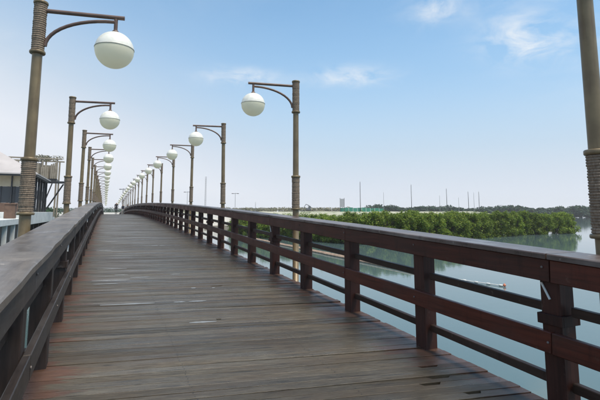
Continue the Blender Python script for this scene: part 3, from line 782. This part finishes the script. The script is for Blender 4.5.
def roof(b):
    a = [(PU0 - .5, PV0 - .45, EZ + .01), (PU1 + .12, PV0 - .45, EZ + .01), (PU1 + .12, PV1 - .2, EZ + .01), (PU0 - .5, PV1 - .2, EZ + .01)]
    r0, r1 = (-12.6, 46.6, EZ + 3.0), (-10.2, 46.6, EZ + 3.0)
    lowr = [(x, y, z - .1) for x, y, z in a]
    b.add(a + [r0, r1] + lowr, [(0, 1, 5, 4), (1, 2, 5), (2, 3, 4, 5), (3, 0, 4), (6, 9, 8, 7), (0, 6, 7, 1), (1, 7, 8, 2), (2, 8, 9, 3), (3, 9, 6, 0)])
part('roof', M['roof'], roof)
# raised slatted terrace behind the roof
ter = tag(empty('slatted_terrace', (-5.4, 54, FZ)), 'raised terrace of weathered slats beside the pale pavilion roof', 'terrace')
def tpart(name, mat, fn): mb = MB(); fn(mb); return put(mb.build(name, mat), ter)
TV = 53.0
tpart('platform', M['dark'], lambda b: b.bbox(-9.4, -4.9, TV, TV + 3, 7.3, 7.5, .01))
for i, u in enumerate((-9.3, -7.8, -6.4, -5.05)):
    for vv in (TV + .05, TV + 2.8):
        tpart('column', M['slat'], lambda b: b.bbox(u, u + .16, vv, vv + .16, FZ - .5, 9.55, .01))
tpart('top_beam', M['slat'], lambda b: b.bbox(-9.6, -4.5, TV, TV + .16, 9.56, 9.70, .01))
tpart('top_beam', M['slat'], lambda b: b.bbox(-9.6, -4.5, TV + 2.8, TV + 2.96, 9.56, 9.70, .01))
for i in range(24):
    u = -9.1 + i * .178
    if i % 5 == 4: continue
    zt = 9.4 - .7 * random.random()
    tpart('slat', M['slat'], lambda b: b.bbox(u, u + .15, TV - .05, TV - .01, 7.51, zt, .004))
for i in range(3):
    tpart('screen', M['slat'], lambda b: b.bbox(-9.1 + i * 1.4, -7.75 + i * 1.4, TV + .25, TV + .3, 7.51, 8.75 + .2 * ((i * 2) % 3), .004))
# walkway in front of the pavilion: white rail on stilts
wk = tag(empty('pier_walkway', (-6, 31, 3)), 'white edged walkway on white stilts in front of the pavilion', 'walkway')
def wpart(name, mat, fn): mb = MB(); fn(mb); return put(mb.build(name, mat), wk)
wpart('edge_beam', M['white'], lambda b: b.bbox(-9.6, -5.42, 25, 40.3, 3.16, 3.55, .02))
part('under_floor_shade', M['dark'], lambda b: b.bbox(PU1 - .75, PU1 - .65, PV0 - 1.4, PV1 + 6.9, -1.0, FZ - 1.0, .01))  # dark sheet added behind the stilts as the black shade under the floor
wpart('under_floor_shade', M['dark'], lambda b: b.bbox(-6.0, -5.9, 25.2, 40.2, -1.0, 3.15, .01))  # second added sheet, standing in for shade below the walkway
wpart('parapet', M['white'], lambda b: b.bbox(-9.5, -6.15, 30.4, 30.6, 3.551, 4.06, .01))
for i in range(6):
    vv = 26.9 + i * 2.62
    wpart('stilt', M['white'], lambda b: b.bbox(-5.74, -5.5, vv, vv + .24, -1.2, 3.155, .01))
    wpart('stilt', M['white'], lambda b: b.bbox(-9.3, -8.95, vv, vv + .34, -1.2, 3.155, .01))
b1 = tag(empty('planter_box', (-6.0, 36, 3.56)), 'brown planter box on the white edged walkway', 'planter')
mb = MB(); mb.bbox(-.35, .3, -.3, .3, 0, .95, .02); mb.build('box', M['brownwall'], b1)
mb = MB(); mb.bbox(-.39, .34, -.34, .34, .951, 1.02, .01); mb.build('rim', M['brownwall'], b1)
vine = bush('climbing_plant', 'dry climbing plant over the slatted terrace', -6.6, TV + 1.4, 9.4, .75, 2.2, M['dryleaf'], 311, 700, .09)
for k in range(9):
    x = 268 + k * 9.5; u, v = view_uv(x, 176 + random.uniform(0, 8)); bush('levee_bush', 'scrubby green bush on the levee, %s from the left' % ORD[k].replace('nearest', 'first'), u, v, .8, random.uniform(2.2, 3.6), random.uniform(2.2, 4), M['mangrove'], 330 + k, 600, .22, 'bushes on the levee')
bush('bush', 'dark green bush between pavilion and left railing', -6.1, 62, 3.3, 1.5, 2.4, M['farleaf'], 301, 900, .13)
terrain('left_bank', 'muddy bank below the pavilion', M['mud'], [-60, -30, -14, -10, -7, -4.8], [44, 50, 56, 80, 109], lambda u, v: .5 + 2.6 * sstep(50, 62, v) - (2.8 if u > -5 else 0))

# ------------------------------------------------------------------ people beyond the crest
def skinned(verts, edges, radii, root, name):
    me = bpy.data.meshes.new(name); me.from_pydata(verts, edges, []); o = bpy.data.objects.new(name, me); C.objects.link(o)
    md = o.modifiers.new('s', 'SKIN'); o.modifiers.new('ss', 'SUBSURF').levels = 2
    for i, sv in enumerate(me.skin_vertices[0].data): sv.radius = radii[i] if isinstance(radii[i], tuple) else (radii[i], radii[i]); sv.use_root = (i == root)
    dg = bpy.context.evaluated_depsgraph_get(); dg.update(); res = bpy.data.meshes.new_from_object(o.evaluated_get(dg)); bpy.data.objects.remove(o); return res
SKIN = plain('skin', (.30, .17, .11), .6, .05)
def person(u, v, rz, hgt, top, legs, label, stride=.16, arm=.1):
    V = [(0,0,.93),(0,0,1.10),(0,0,1.33),(0,.0,1.45),(0,.01,1.53),(0,.02,1.66),
         (.10,0,.88),(.11,stride*.5,.48),(.11,stride,.07),(.11,stride+.16,.03),
         (-.10,0,.88),(-.11,-stride*.3,.48),(-.11,-stride,.08),(-.11,-stride+.16,.03),
         (.19,0,1.40),(.21,-arm*.6,1.12),(.205,arm*.2,.86),(.20,arm*.3,.77),
         (-.19,0,1.40),(-.21,arm*.6,1.12),(-.205,arm,.87),(-.20,arm*1.2,.78)]
    E = [(0,1),(1,2),(2,3),(3,4),(4,5),(0,6),(6,7),(7,8),(8,9),(0,10),(10,11),(11,12),(12,13),(3,14),(14,15),(15,16),(16,17),(3,18),(18,19),(19,20),(20,21)]
    Rr = [(.15,.11),(.13,.10),(.16,.11),(.10,.08),.055,.095,.095,.062,.042,.035,.095,.062,.042,.035,.062,.046,.034,.03,.062,.046,.034,.03]
    me = skinned(V, E, Rr, 0, 'body')
    hair = plain('hair', (.012, .010, .009), .6, .1)
    for mt in (SKIN, top, legs, hair, M['dark']): me.materials.append(mt)
    for f in me.polygons:
        c = f.center; z = c.z; i = 0
        if z < .06: i = 4
        elif z < .96 and abs(c.x) < .21: i = 2
        elif z < 1.47 and (z > 1.08 or abs(c.x) < .2): i = 1
        elif z > 1.60 + c.y * .9: i = 3
        f.material_index = i; f.use_smooth = True
    o = obj('person', me, None); o.location = (u, v, deckh(v) + .0); o.rotation_euler = (0, 0, rz); o.scale = [hgt / 1.75] * 3
    tag(o, label, 'person')
blk = plain('black cloth', (.015, .016, .02), .8, .2); pale = plain('pale cloth', (.40, .40, .38), .8, .1); grey = plain('grey cloth', (.06, .065, .08), .8, .2); navy = plain('navy cloth', (.02, .025, .045), .8, .2)
def crest_u(x, v): r = ray(x, 212); return r.x / r.y * v
person(crest_u(116, 66), 66, R(190), 1.68, blk, blk, 'person in dark clothes walking at the crest, between the two railings')
person(crest_u(122.8, 75), 75, R(170), 1.66, navy, pale, 'person in dark top and pale trousers past the crest')
person(crest_u(127.2, 71), 71, R(60), 1.6, grey, blk, 'person standing close to the right railing past the crest', .03, .02)

# ------------------------------------------------------------------ haze over the lagoon
m = bpy.data.materials.new('haze air'); m.use_nodes = True; t = m.node_tree; t.nodes.clear()
o_ = N(t, 'ShaderNodeOutputMaterial'); pv = N(t, 'ShaderNodeVolumePrincipled'); pv.inputs['Color'].default_value = (.97, .985, 1.0, 1); pv.inputs['Density'].default_value = .00035; pv.inputs['Anisotropy'].default_value = 0.0
L(t, pv.outputs[0], o_.inputs['Volume'])
mb = MB(); mb.box(-700, 700, -700, 700, -6, 24); hz = mb.build('haze', m); tag(hz, 'thin pale haze over the lagoon', None, None, 'stuff')
